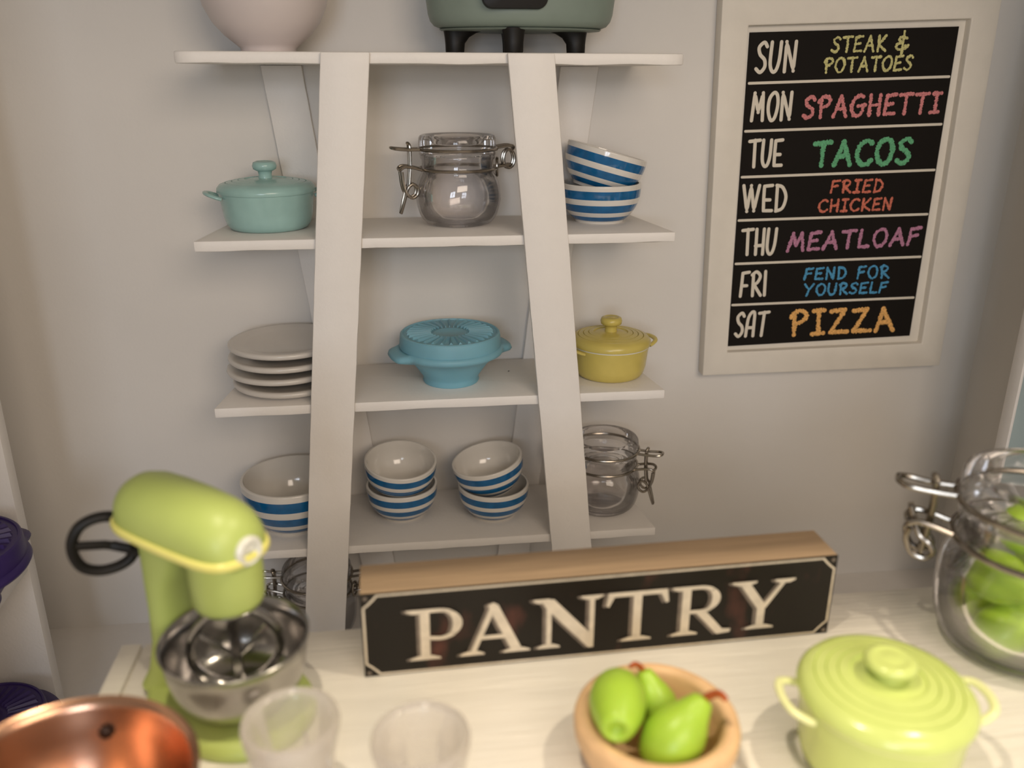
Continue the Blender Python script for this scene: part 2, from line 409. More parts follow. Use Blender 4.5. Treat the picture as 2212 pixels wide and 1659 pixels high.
# ---------------------------------------------------------------- plates
def plate_mesh(R):
    return MB().lathe([(0, 0.004), (R*0.55, 0.003), (R*0.57, 0), (R*0.62, 0), (R*0.66, 0.003), (R*0.93, 0.010), (R*0.985, 0.0135), (R, 0.018), (R*0.99, 0.0225),
                       (R*0.96, 0.0245), (R*0.90, 0.0235), (R*0.72, 0.0195), (R*0.68, 0.018), (0, 0.0175)], 80)
pl = link('plate', plate_mesh(0.130), 'plate', loc=(-0.350, 0.137, S[2]+0.0003), angle=60)
tag(pl, 'off white plate at the bottom of the stack of four', 'plate', 'stack of off white plates')
for k, (dx, dy, lb) in enumerate([(-0.011, 0.001, 'off white plate second from bottom, sticking out furthest left of the stack'),
                                  (-0.005, -0.002, 'off white plate third from bottom, just under the top plate'),
                                  (-0.003, 0.0, 'off white plate on top of the stack of four, its face visible')]):
    o = pl.copy(); scene.collection.objects.link(o); o.location = (-0.350+dx, 0.137+dy, S[2]+0.0003+0.0292*(k+1)); o['label'] = lb

# ---------------------------------------------------------------- covered casserole pots
def pot(name, label, loc, R, mat, rim_mat, rotz=0, knob_sx=1.0, hmat=None, H=0.077):
    t = thing(name, label, 'pot', loc, (0, 0, rotz))
    w = 0.006
    body = [(0, 0.001), (R*0.74, 0.0), (R*0.80, 0.003), (R*0.86, 0.012), (R*0.90, 0.026), (R*0.945, H-0.010), (R*0.965, H-0.0025)]
    body2 = body+[(R*0.965, H), (R*0.90, H), (R*0.88, H-0.01), (R*0.82, 0.02), (R*0.7, 0.008), (0, 0.008)]
    ms = [0]*(len(body)-1)+[1, 1]+[0]*(len(body2)-len(body)-2)
    link('pot_body', MB().lathe(body2, 72, ms[:len(body2)-1]+[0]*10), [mat, rim_mat], t, angle=40)
    z0 = H+0.0005
    lid = [(R*0.86, z0), (R*0.985, z0), (R, z0+0.003), (R*0.99, z0+0.010), (R*0.955, z0+0.0145)]
    for a, b in ((0.93, 0.82), (0.80, 0.69), (0.67, 0.56), (0.54, 0.43)):
        zc = lambda q: z0+0.0145+0.0135*(1-(q/0.955)**2)**0.9
        lid += [(R*a, zc(a)+0.0022), (R*b, zc(b)+0.0028), (R*(b-0.012), zc(b)+0.0002)]
    lid += [(R*0.30, z0+0.0285), (R*0.16, z0+0.029), (0, z0+0.029)]
    link('lid', MB().lathe(lid, 80), mat, t, angle=50)
    zk = z0+0.0285; r = 0.0145*knob_sx; kh = 1.0 if knob_sx == 1.0 else 0.72
    link('knob', MB().lathe([(0, zk), (r, zk), (r*0.95, zk+0.008*kh), (r*1.03, zk+0.0145*kh), (r*1.2, zk+0.0155*kh), (r*1.66, zk+0.019*kh), (r*1.78, zk+0.026*kh), (r*1.62, zk+0.033*kh),
                             (r*1.2, zk+0.0355*kh), (r*1.1, zk+0.0345*kh), (r*0.75, zk+0.0335*kh), (r*0.6, zk+0.0348*kh), (0, zk+0.0352*kh)], 40), mat, t, angle=60)
    for sgn in (-1, 1):
        P = [(sgn*R*0.93, -0.034, H-0.008), (sgn*(R*1.02), -0.033, H-0.005), (sgn*(R*1.15), -0.026, H), (sgn*(R*1.21), -0.010, H+0.002), (sgn*(R*1.21), 0.010, H+0.002),
             (sgn*(R*1.15), 0.026, H), (sgn*(R*1.02), 0.033, H-0.005), (sgn*R*0.93, 0.034, H-0.008)]
        link('handle', MB().tube(smooth_pts(P, 5), 0.0055, 10, flat=0.75), hmat or mat, t)
    return t
pot('casserole_pot', 'pale teal lidded casserole pot on second shelf from the top, left end', (-0.370, 0.156, S[3]+0.0003), 0.104, 'teal_enamel', 'teal_enamel', 0.25)
pot('casserole_pot', 'mustard yellow lidded casserole pot with thin white rim, right end of shelf', (0.399, 0.128, S[2]+0.0003), 0.0955, 'yellow_enamel', 'white_enamel', 0.30)
pot('casserole_pot', 'lime green lidded casserole pot on the table, right foreground', (0.4530, -1.030, T+0.0006), 0.099, 'lime_enamel', 'lime_rim', -0.12, 1.15, hmat='lime_rim', H=0.095)

# ---------------------------------------------------------------- plastic sunburst containers
def container(name, label, loc, rotz, mat, scale=1.0, rot=None):
    t = thing(name, label, 'container', loc, rot or (0, 0, rotz)); t.scale = (scale,)*3
    R = 0.122; H = 0.088; seg = 96
    mb = MB()
    prof = [(0, 0.003), (0.055, 0.002), (0.058, 0), (0.064, 0.0), (0.066, 0.004), (0.064, 0.010), (0.066, 0.016), (0.074, 0.028), (0.086, 0.045), (0.098, 0.058), (0.112, 0.066),
            (0.121, 0.071), (0.1245, 0.077), (0.122, 0.084), (0.114, 0.0885), (0.108, 0.0885), (0.104, 0.080), (0.09, 0.055), (0.06, 0.012), (0, 0.01)]
    mb.lathe(prof, seg)
    # rim swells out into two wing grips
    out = []
    for x, y, z in mb.v:
        r = math.hypot(x, y)
        if r > 0.105 and z > 0.06:
            a = math.atan2(y, x); w = min(1, max(0, (abs(math.cos(a))-0.90)/0.075)); w = w*w*(3-2*w)
            k = 1+w*0.17*min(1, (r-0.105)/0.012)
            out.append((x*k, y*k, z-0.004*w))
        else: out.append((x, y, z))
    mb.v = out
    link('container_bowl', mb, mat, t, angle=60)
    lr = 0.118; z0 = 0.0895
    mb = MB().lathe([(0.10, z0-0.004), (lr*0.995, z0-0.004), (lr, z0), (lr*0.985, z0+0.020), (lr*0.975, z0+0.0265), (lr*0.955, z0+0.0290), (lr*0.925, z0+0.0290), (lr*0.915, z0+0.0262),
                     (lr*0.34, z0+0.0255), (lr*0.32, z0+0.0268), (lr*0.29, z0+0.0268), (lr*0.27, z0+0.0255), (0, z0+0.0255)], seg)
    lid = link('lid', mb, mat, t, angle=30)
    rays = MB()
    for i in range(30):
        a = 2*PI*i/30; c, s_ = math.cos(a), math.sin(a)
        def q(r, w, z): return (r*c-w*s_, r*s_+w*c, z)
        za = z0+0.0250; zb = z0+0.0312
        r0, r1 = lr*0.37, lr*0.86
        rays.add([q(r0, -0.0012, za), q(r0, 0.0012, za), q(r1, 0.0062, za), q(r1, -0.0062, za), q(r0+0.002, 0, zb), q(r1-0.004, 0, zb)],
                 [(0, 4, 5, 3), (1, 2, 5, 4), (0, 1, 4), (2, 3, 5)])
    link('sunburst_ribs', rays, mat, lid, angle=25)['kind'] = 'stuff'
    return t
container('food_container', 'sky blue plastic container with sunburst lid and wing grips on the middle shelf', (0.018, 0.128, S[2]+0.0003), 0.28, 'blue_plastic')
container('food_container', 'deep purple lidded container higher up at the left edge of the photo', (-0.958, -0.265, 0.4245), 1.2, 'purple_plastic', 1.16)
container('food_container', 'deep purple container with ribbed sunburst lid low at the left edge', (-0.975, -0.24, 0.0305), 0.9, 'purple_plastic')

# ---------------------------------------------------------------- clip top glass jars
def jar(label, loc, rotz, s=1.0, hs=1.0, name='storage_jar', lever=True, glass='glass'):
    t = thing(name, label, 'jar', loc, (0, 0, rotz)); t.scale = (s, s, s*hs)
    sq = lambda z: max(0.0, min(1.0, 1.0-abs(z-0.058)/0.062))*0.55
    outer = [(0, 0.003), (0.05, 0.002), (0.056, 0.0), (0.063, 0.0), (0.073, 0.004), (0.081, 0.012), (0.087, 0.024), (0.0905, 0.038), (0.0925, 0.055), (0.0925, 0.075), (0.0905, 0.092),
             (0.0855, 0.104), (0.0805, 0.112), (0.081, 0.116), (0.0805, 0.121), (0.079, 0.124), (0.079, 0.140), (0.082, 0.143), (0.083, 0.147), (0.082, 0.150)]
    inner = [(0.075, 0.150), (0.074, 0.143), (0.074, 0.118), (0.077, 0.108), (0.085, 0.094), (0.0875, 0.075), (0.0875, 0.055), (0.0855, 0.038), (0.082, 0.024), (0.074, 0.012), (0.060, 0.008), (0, 0.008)]
    link('glass_body', MB().lathe(outer+inner, 72, sq=sq), glass, t, angle=60)
    lid = [(0, 0.152), (0.072, 0.152), (0.074, 0.1505), (0.0835, 0.1505), (0.0845, 0.154), (0.0835, 0.158), (0.0850, 0.166), (0.0855, 0.178), (0.0845, 0.187), (0.0815, 0.192), (0.077, 0.1935), (0.071, 0.192),
           (0.062, 0.185), (0.056, 0.176), (0.05, 0.173), (0, 0.172)]
    link('lid', MB().lathe(lid, 72), glass, t, angle=60)
    w = 0.0034
    link('wire_ring', MB().tube(circ(0.0870, 0.1635), w, 8, True), 'wire', t)
    link('wire_ring', MB().tube(circ(0.0845, 0.1215), w, 8, True), 'wire', t)
    P = smooth_pts([(0.086, -0.013, 0.164), (0.110, -0.013, 0.164), (0.135, -0.014, 0.166), (0.146, -0.008, 0.168), (0.148, 0, 0.1685), (0.146, 0.008, 0.168), (0.135, 0.014, 0.166), (0.110, 0.013, 0.164), (0.086, 0.013, 0.164)], 5)
    link('upper_loop', MB().tube(P, w, 8), 'wire', t)
    P = smooth_pts([(0.084, -0.017, 0.1215), (0.105, -0.017, 0.127), (0.122, -0.016, 0.129), (0.131, -0.014, 0.124), (0.130, 0, 0.120), (0.131, 0.014, 0.124), (0.122, 0.016, 0.129), (0.105, 0.017, 0.127), (0.084, 0.017, 0.1215)], 5)
    link('lower_loop', MB().tube(P, w, 8), 'wire', t)
    P = smooth_pts([(0.112, -0.007, 0.085), (0.108, -0.007, 0.13), (0.108, -0.007, 0.168), (0.110, -0.004, 0.176), (0.112, 0, 0.1775), (0.110, 0.004, 0.176), (0.108, 0.007, 0.168), (0.108, 0.007, 0.13), (0.112, 0.007, 0.085)], 5)
    link('clasp_link', MB().tube(P, w, 8), 'wire', t)
    for y in (-0.011, 0.011):
        if not lever: P = smooth_pts([(0.128, y, 0.118), (0.130, y, 0.105), (0.122, y, 0.090), (0.108, y, 0.086), (0.100, y, 0.094), (0.106, y, 0.104), (0.118, y*0.7, 0.112), (0.130, y*0.3, 0.140)], 5)
        else: P = smooth_pts([(0.128, y, 0.118), (0.126, y, 0.095), (0.121, y, 0.075), (0.108, y, 0.062), (0.096, y, 0.068), (0.094, y, 0.082), (0.104, y, 0.091), (0.115, y, 0.084),
                        (0.121, y*0.8, 0.066), (0.127, y*0.6, 0.045), (0.132, y*0.25, 0.028)], 5)
        link('lever_wire', MB().tube(P, w, 8), 'wire', t)
    # hinge on the far side
    P = smooth_pts([(-0.085, -0.012, 0.164), (-0.115, -0.012, 0.168), (-0.128, -0.009, 0.166), (-0.130, 0, 0.160), (-0.128, 0.009, 0.166), (-0.115, 0.012, 0.168), (-0.085, 0.012, 0.164)], 5)
    link('hinge_bar', MB().tube(P, w, 8), 'wire', t)
    P = smooth_pts([(-0.083, -0.010, 0.1215), (-0.100, -0.010, 0.124), (-0.120, -0.008, 0.126), (-0.124, 0, 0.126), (-0.120, 0.008, 0.126), (-0.100, 0.010, 0.124), (-0.083, 0.010, 0.1215)], 5)
    link('hinge_loop', MB().tube(P, w, 8), 'wire', t)
    mb = MB()
    for y in (-0.006, 0.006): mb.tube([(-0.119+0.013*math.cos(a), y, 0.139+0.020*math.sin(a)) for a in [2*PI*i/24 for i in range(24)]], w, 8, True)
    link('hinge_coil', mb, 'wire', t)
    link('hinge_plate', MB().tube([(-0.092+0.004*math.cos(a), 0.011*math.cos(a*0+0) if 0 else 0.012*math.cos(a), 0.1215+0.019*math.sin(a)) for a in [2*PI*i/24 for i in range(24)]], w, 8, True), 'wire', t)
    return t
JG = 'clip top glass jars'
jar('empty clip top glass jar in the centre of the second shelf from top', (0.045, 0.166, S[3]+0.0003), PI+0.22)
jar('empty clip top glass jar at the right end of the lowest visible shelf', (0.396, 0.130, S[1]+0.0003), -0.48, 0.985)
jar('glass jar half hidden beneath the lowest visible shelf, behind the mixer', (-0.330, 0.128, S[0]+0.0003), PI-0.1)
JX, JY, JS = 0.772, -0.842, 1.26
jar('large clip top glass jar full of green pears, right edge of the table', (JX, JY, T+0.0006), PI-0.52, JS, 1.085, lever=False)

# ---------------------------------------------------------------- clay pears
def pear(label, loc, d, s=1.0, group=None, bend=0.0, stem=(0.3, 0.2), blunt=False):
    """clay pear whose neck points along d"""
    L_ = 0.092; mb = MB()
    prof = [(0, 0.004), (0.006, 0.002), (0.010, 0.0), (0.017, 0.0015), (0.024, 0.008), (0.029, 0.020), (0.0315, 0.034), (0.030, 0.047), (0.025, 0.060), (0.0185, 0.071), (0.0145, 0.080), (0.011, 0.087), (0.005, 0.0895), (0.002, 0.087), (0, 0.086)]
    if blunt:
        prof = [(0, 0.001), (0.008, 0.0), (0.018, 0.004), (0.026, 0.013), (0.031, 0.027), (0.0325, 0.042), (0.030, 0.058), (0.0255, 0.072), (0.021, 0.083), (0.0175, 0.090), (0.0125, 0.0935), (0.0085, 0.0915), (0.0055, 0.088), (0, 0.087)]
    P2 = []
    for i in range(len(prof)-1):
        (a, b), (c, e) = prof[i], prof[i+1]
        P2 += [(a, b), ((a+c)/2, (b+e)/2)]
    P2.append(prof[-1])
    mb.lathe(P2, 32)
    mb.v = [(x+bend*(max(z, 0)/L_)**2.5, y, z-L_*0.4) for x, y, z in mb.v]
    o = link('pear', mb, 'clay_green', angle=70); o.location = loc; o.scale = (s,)*3
    o.rotation_euler = Vector(d).to_track_quat('Z', 'Y').to_euler()
    tag(o, label, 'pear', group)
    if not blunt:
        zt = 0.086-L_*0.4; k = stem[0]/0.3
        P = smooth_pts([(bend, 0, zt-0.002), (bend+0.003*k, 0, zt+0.008), (bend+0.012*k, 0.002, zt+0.016), (bend+0.022*k, 0.003, zt+0.016*stem[1]/0.2)], 4)
        link('stem', MB().tube(P, 0.004, 8, rs=[0.0045-0.002*abs(i/(len(P)-1)-0.4) for i in range(len(P))]), 'clay_red', o)
    return o
# wooden bowl
wb = link('wooden_bowl', MB().lathe([(0, 0.004), (0.050, 0.003), (0.053, 0), (0.060, 0), (0.072, 0.008), (0.087, 0.026), (0.0955, 0.048), (0.0965, 0.062), (0.0945, 0.069), (0.0880, 0.0745), (0.080, 0.0735),
                                     (0.0755, 0.067), (0.0745, 0.052), (0.069, 0.030), (0.054, 0.014), (0.03, 0.0095), (0, 0.009)], 80), 'bowl_wood', loc=(0.191, -1.000, T+0.0006), angle=60)
tag(wb, 'light turned wooden bowl of green pears in the centre foreground of the table', 'bowl')
BP = 'pears in the wooden bowl'
pear('green clay pear at the left of the wooden bowl, blunt end toward the viewer', (0.1471, -0.9873, T+0.0862), (-0.257, -0.962, 0.094), 1.03, BP, blunt=True)
pear('green clay pear at the right of the wooden bowl with hooked red stem', (0.2019, -1.0307, T+0.0632), (0.63, 0.284, 0.723), 1.1, BP, -0.004, stem=(-0.3, 0.2))
pear('green clay pear lying behind, partly hidden by the other two in the wooden bowl', (0.2011, -0.966, T+0.0532), (-0.261, 0.493, 0.83), 0.85, BP)
# pears in the big jar
JP = 'pears in the large glass jar'
PJ = [(-0.0466, -0.0316, 0.0532, (0.833, -0.025, 0.552), 'bright green pear at the lower left of the big glass jar'),
      (0.044, -0.0409, 0.0524, (0.639, 0.629, 0.443), 'bright green pear at the bottom right of the big glass jar, near the glass'),
      (-0.015, 0.0501, 0.0491, (0.99, 0.076, -0.122), 'green pear at the back bottom of the big glass jar'),
      (-0.0565, -0.0116, 0.1252, (0.101, -0.99, 0.097), 'green pear with brown red stem against the left glass, upper layer of the jar'),
      (0.033, -0.0459, 0.1296, (0.598, 0.31, 0.739), 'green pear in the middle of the big jar with red stem tip'),
      (0.0504, 0.0306, 0.1148, (-0.367, 0.664, 0.651), 'green pear in the right middle of the big glass jar'),
      (-0.0048, 0.0095, 0.1815, (0.96, 0.046, -0.277), 'green pear at the top of the fruit in the big glass jar')]
for dx, dy, dz, dr, lb in PJ:
    pear(lb, (JX+dx-0.003, JY+dy-0.002, T+dz), dr, 1.15, JP, 0.002, stem=(0.05, 0.3))

# ---------------------------------------------------------------- tumblers
def tumbler(label, loc, rz):
    o = thing('glass_tumbler', label, 'glass', loc, (0, 0, rz), 'small cloudy glasses on the table')
    seg = 72; mb = MB()
    outer = [(0, 0.002), (0.030, 0.0), (0.035, 0.003), (0.038, 0.02), (0.043, 0.06), (0.048, 0.085), (0.052, 0.103), (0.053, 0.112), (0.051, 0.117)]
    inner = [(0.046, 0.117), (0.0425, 0.112), (0.040, 0.100), (0.036, 0.07), (0.031, 0.035), (0.022, 0.026), (0, 0.024)]
    mb.lathe(outer+inner, seg)
    out = []
    for i, (x, y, z) in enumerate(mb.v):
        r = math.hypot(x, y)
        if 0.010 < z < 0.095 and r > 0.02:
            a = math.atan2(y, x); k = 1+0.035*math.cos(a*9)*min(1, (0.095-z)/0.03)
            out.append((x*k, y*k, z))
        else: out.append((x, y, z))
    mb.v = out
    link('glass_body', mb, 'tumbler', o, angle=60)
    link('rim', MB().tube(circ(0.0495, 0.1175, 56), 0.0026, 8, True), 'tumbler', o)
    return o
tumbler('small cloudy fluted glass standing against the mixer base', (-0.222, -1.012, T+0.0006), 0.2)
tumbler('small cloudy fluted glass, right one of the two, below the sign', (-0.083, -1.052, T+0.0006), 0.5)

# ---------------------------------------------------------------- copper pan
CPX, CPY = -0.436, -1.086
cpn = thing('copper_pan', 'shiny copper mixing pan in the bottom left corner', 'pan', (CPX, CPY, T+0.0006))
cpn.scale = (0.895, 0.895, 1.0)
link('pan_body', MB().lathe([(0, 0.002), (0.066, 0.0), (0.078, 0.004), (0.098, 0.020), (0.120, 0.050), (0.134, 0.085), (0.141, 0.112), (0.147, 0.117), (0.149, 0.121), (0.146, 0.1245), (0.140, 0.122),
                             (0.136, 0.113), (0.129, 0.085), (0.113, 0.050), (0.090, 0.022), (0.06, 0.010), (0, 0.008)], 96), 'copper', cpn, angle=60)
a = math.radians(86)
link('rivet', MB().lathe([(0, 0.0), (0.0085, 0.0), (0.0085, 0.002), (0.006, 0.005), (0, 0.006)], 20).xf(Matrix.Translation((0.127*math.cos(a), 0.127*math.sin(a), 0.088)) @ Matrix.Rotation(a, 4, 'Z') @ Matrix.Rotation(-1.75, 4, 'Y')), 'dark_hole', cpn)
P = smooth_pts([(-0.146*math.cos(0.3), -0.03, 0.110), (-0.175, -0.025, 0.118), (-0.190, 0, 0.120), (-0.175, 0.025, 0.118), (-0.146*math.cos(0.3), 0.03, 0.110)], 6)
link('handle', MB().tube(P, 0.005, 10), 'copper', cpn)

# ---------------------------------------------------------------- stand mixer
TH = math.radians(-40)
mx = thing('stand_mixer', 'lime green toy stand mixer with steel bowl, left side of the table', 'mixer', (-0.308, -0.852, T+0.0006), (0, 0, TH))
# local +x points from the column to the bowl; bowl axis at x=0
# base plate
poly = []
for i in range(60):
    a = 2*PI*i/60; x = math.cos(a); y = math.sin(a)
    X = -0.030+x*0.125; W = 0.086+0.012*x
    poly.append((X, y*W))
mb = MB(); n = len(poly)
lay = [(1.0, 0.0), (1.02, 0.006), (1.0, 0.014), (0.93, 0.020), (0.0, 0.022)]
for sc, z in lay:
    for x, y in poly: mb.v.append((-0.035+(x+0.035)*sc, y*sc, z))
for j in range(len(lay)-1):
    for i in range(n): mb.f.append((j*n+i, j*n+(i+1) % n, (j+1)*n+(i+1) % n, (j+1)*n+i))
mb.f.append(tuple(range(n-1, -1, -1))); mb.m = [0]*len(mb.f)
link('base', mb, 'mixer_green', mx, angle=60)
# column: lofted rounded sections leaning toward the head
def loft(secs, seg=28, p=2.6):
    mb = MB(); rings = []
    for (cx, cz, rx, ry, tilt) in secs:
        ids = []
        for i in range(seg):
            a = 2*PI*i/seg; c, s_ = math.cos(a), math.sin(a)
            u = math.copysign(abs(c)**(2/p), c)*rx; v = math.copysign(abs(s_)**(2/p), s_)*ry
            ids.append(len(mb.v)); mb.v.append((cx+u*math.cos(tilt), v, cz+u*math.sin(tilt)))
        rings.append(ids)
    for A, B in zip(rings, rings[1:]):
        for i in range(seg): mb.f.append((A[i], A[(i+1) % seg], B[(i+1) % seg], B[i]))
    mb.f.append(tuple(reversed(rings[0]))); mb.f.append(tuple(rings[-1])); mb.m = [0]*len(mb.f)
    return mb
link('column', loft([(-0.122, 0.012, 0.034, 0.052, 0), (-0.122, 0.030, 0.027, 0.040, 0), (-0.122, 0.07, 0.021, 0.031, 0), (-0.122, 0.12, 0.020, 0.029, 0), (-0.118, 0.165, 0.025, 0.030, 0), (-0.106, 0.205, 0.038, 0.032, 0), (-0.100, 0.235, 0.044, 0.034, 0)]), 'mixer_green', mx, angle=60)
# head: rounded body lofted along x
def head_secs(k=1.0, lo=-1, hi=1):
    xs = [(-0.168, 0.006), (-0.166, 0.024), (-0.159, 0.037), (-0.146, 0.045), (-0.125, 0.050), (-0.09, 0.0515), (-0.05, 0.0515), (-0.01, 0.0495), (0.014, 0.046), (0.030, 0.040), (0.040, 0.031), (0.046, 0.017), (0.047, 0.004)]
    return xs
HZ = 0.256
mb = MB(); rings = []; seg = 40
for x, r in head_secs():
    ids = []
    for i in range(seg):
        a = 2*PI*i/seg; y = math.cos(a)*r*0.98; z = math.sin(a)*r
        if z < 0: z *= 0.80
        ids.append(len(mb.v)); mb.v.append((x, y, HZ+z-0.03*(0 if x < 0 else (x/0.047)**2*0.3)))
    rings.append(ids)
for A, B in zip(rings, rings[1:]):
    for i in range(seg): mb.f.append((A[i], A[(i+1) % seg], B[(i+1) % seg], B[i]))
mb.f.append(tuple(reversed(rings[0]))); mb.f.append(tuple(rings[-1])); mb.m = [0]*len(mb.f)
head = link('head', mb, 'mixer_green', mx, angle=60)
# trim band around the head
P = []
for x, r in head_secs(): P.append((x, -r*0.985-0.0005, HZ-0.010-0.05*max(0, x+0.02)))
Q = [(x, -y, z) for x, y, z in reversed(P)]
link('trim_band', MB().tube([Vector(p) for p in smooth_pts(P, 3)]+[Vector(p) for p in smooth_pts(Q, 3)], 0.0042, 8, True, flat=1.4), 'mixer_band', head)
link('planetary_housing', MB().lathe([(0, 0.166), (0.034, 0.166), (0.040, 0.169), (0.0425, 0.176), (0.0435, 0.20), (0.0435, 0.235), (0, 0.245)], 40), 'mixer_green', mx, angle=60)
link('chrome_collar', MB().lathe([(0, 0.160), (0.026, 0.160), (0.0365, 0.163), (0.0385, 0.166), (0.036, 0.1685), (0, 0.1685)], 40), 'steel', mx)
link('hub_cap', MB().lathe([(0, 0), (0.017, 0), (0.0185, 0.003), (0.0185, 0.010), (0.0155, 0.0135), (0.011, 0.0125), (0.009, 0.009), (0, 0.009)], 32).xf(Matrix.Translation((0.038, 0, HZ-0.004)) @ Matrix.Rotation(PI/2, 4, 'Y')), 'white_enamel', mx)
# steel bowl
link('mixing_bowl', MB().lathe([(0, 0.024), (0.046, 0.0225), (0.052, 0.0225), (0.057, 0.026), (0.068, 0.036), (0.077, 0.050), (0.083, 0.070), (0.0865, 0.092), (0.0885, 0.112), (0.0905, 0.1135), (0.0915, 0.1155), (0.0895, 0.1170), (0.0865, 0.1150),
                                (0.0845, 0.092), (0.081, 0.071), (0.075, 0.053), (0.064, 0.040), (0.04, 0.034), (0, 0.033)], 80), 'steel', mx, angle=60)
# flat beater
bt = MB()
P = smooth_pts([(0, -0.008, 0.158), (0, -0.036, 0.140), (0, -0.053, 0.112), (0, -0.050, 0.080), (0, -0.028, 0.055), (0, 0, 0.048), (0, 0.028, 0.055), (0, 0.050, 0.080), (0, 0.053, 0.112), (0, 0.036, 0.140), (0, 0.008, 0.158)], 5)
bt.tube(P, 0.0085, 10, flat=0.7)
bt.tube([(0, 0, 0.164), (0, 0, 0.12), (0, 0, 0.050)], 0.0072, 10)
bt.tube([(0, -0.044, 0.128), (0, 0, 0.085), (0, 0.044, 0.128)], 0.0045, 8)
link('flat_beater', bt.xf(Matrix.Rotation(math.radians(-42), 4, 'Z')), 'steel', mx)
# black loop crank at the back
ck = MB()
ck.tube(smooth_pts([(0, -0.038, 0.004), (0, -0.030, -0.026), (0, -0.004, -0.038), (0, 0.026, -0.030), (0, 0.038, 0.0), (0, 0.026, 0.028), (0, 0, 0.038), (0, -0.026, 0.030)], 6, True), 0.0072, 10, True)
ck.tube([(0, -0.037, 0.006), (0, 0.0, -0.002), (0, 0.018, -0.010), (0, 0.034, -0.020)], 0.006, 10)
ck.tube([(0, 0.008, -0.005), (0.010, 0.030, -0.012), (0.040, 0.052, -0.010)], 0.0065, 10)
link('loop_crank', ck.xf(Matrix.Translation((-0.190, -0.036, HZ-0.052)) @ Matrix.Rotation(math.radians(-28), 4, 'Z')), 'black_plastic', mx)

# ---------------------------------------------------------------- top shelf: vase and slow cooker
vs = MB().lathe([(0, 0.004), (0.045, 0.003), (0.048, 0), (0.053, 0), (0.055, 0.004), (0.055, 0.008), (0.062, 0.014), (0.084, 0.032), (0.105, 0.056), (0.120, 0.086), (0.128, 0.122), (0.125, 0.160), (0.105, 0.195),
                 (0.084, 0.225), (0.070, 0.250), (0.066, 0.275), (0.072, 0.300), (0.078, 0.306), (0.075, 0.309), (0.066, 0.300), (0.060, 0.275), (0.064, 0.250), (0.1, 0.19), (0.11, 0.12), (0.08, 0.03), (0, 0.02)], 80)
tag(link('vase', vs, 'vase', loc=(-0.337, 0.138, S[4]+0.0003), angle=60), 'round bellied off white porcelain vase on the top shelf, cut off by the frame', 'vase')
sc_ = thing('slow_cooker', 'sage green appliance with black splayed feet on the top shelf', 'slow cooker', (0.180, 0.135, S[4]+0.0003))
link('cooker_body', MB().lathe([(0, 0.047), (0.150, 0.047), (0.168, 0.0485), (0.180, 0.053), (0.188, 0.062), (0.1925, 0.075), (0.198, 0.12), (0.203, 0.175), (0.205, 0.18), (0.198, 0.183), (0, 0.183)], 96, sy=0.62), 'sage', sc_, angle=50)
link('base_lip', MB().lathe([(0, 0.043), (0.145, 0.043), (0.166, 0.0445), (0.170, 0.047), (0, 0.047)], 96, sy=0.62), 'sage', sc_, angle=50)
link('lid', MB().lathe([(0, 0.184), (0.19, 0.184), (0.185, 0.19), (0.13, 0.215), (0.05, 0.228), (0, 0.229)], 96, sy=0.62), 'glass', sc_, angle=50)
link('lid_knob', MB().lathe([(0, 0.228), (0.012, 0.228), (0.014, 0.24), (0.024, 0.246), (0.024, 0.255), (0, 0.258)], 32), 'black_plastic', sc_, angle=50)
# control panel: rounded black plate lying on the front wall
pts = []
pw, z0, z1 = 0.064, 0.079, 0.165
for cxp, czp, a0 in ((pw-0.02, z0+0.02, -90), (pw-0.01, z1-0.01, 0), (-pw+0.01, z1-0.01, 90), (-pw+0.02, z0+0.02, 180)):
    rr = 0.02 if czp < 0.12 else 0.01
    for k in range(7):
        a = math.radians(a0+k*15); pts.append((cxp+rr*math.cos(a), czp+rr*math.sin(a)))
link('control_panel', MB().prism([(x-0.028, z) for x, z in pts], -0.131, -0.110), 'black_plastic', sc_, bevel=0.002)
kn = MB().lathe([(0, 0), (0.019, 0), (0.018, 0.010), (0.015, 0.013), (0, 0.013)], 32).xf(Matrix.Translation((-0.028, -0.131, 0.128)) @ Matrix.Rotation(PI/2, 4, 'X'))
link('dial', kn, 'sage', sc_, angle=50)
def foot(dx, dy, flare):
    """round black foot whose top flares toward the middle of the body"""
    secs = [(0.000, 0.0180), (0.003, 0.0195), (0.020, 0.0200), (0.032, 0.0212), (0.040, 0.0225), (0.047, 0.0240)]
    ext = [0, 0, 0.001, 0.009, 0.022, 0.045]
    mb = MB(); seg = 28; rings = []
    for (z, r), e in zip(secs, ext):
        ids = []
        for i in range(seg):
            a = 2*PI*i/seg; x, y = r*math.cos(a), r*math.sin(a)*0.75
            d = x*flare[0]+y*flare[1]
            if d > 0: x += flare[0]*e*d/r; y += flare[1]*e*d/r
            ids.append(len(mb.v)); mb.v.append((dx+x, dy+y, z))
        rings.append(ids)
    for A, B in zip(rings, rings[1:]):
        for i in range(seg): mb.f.append((A[i], A[(i+1) % seg], B[(i+1) % seg], B[i]))
    mb.f.append(tuple(reversed(rings[0]))); mb.f.append(tuple(rings[-1])); mb.m = [0]*len(mb.f)
    link('foot', mb, 'black_plastic', sc_, angle=50)
foot(-0.138, 0.0, (1, 0)); foot(0.118, 0.0, (-1, 0)); foot(-0.026, -0.088, (0, 1)); foot(-0.008, 0.086, (0, -1))

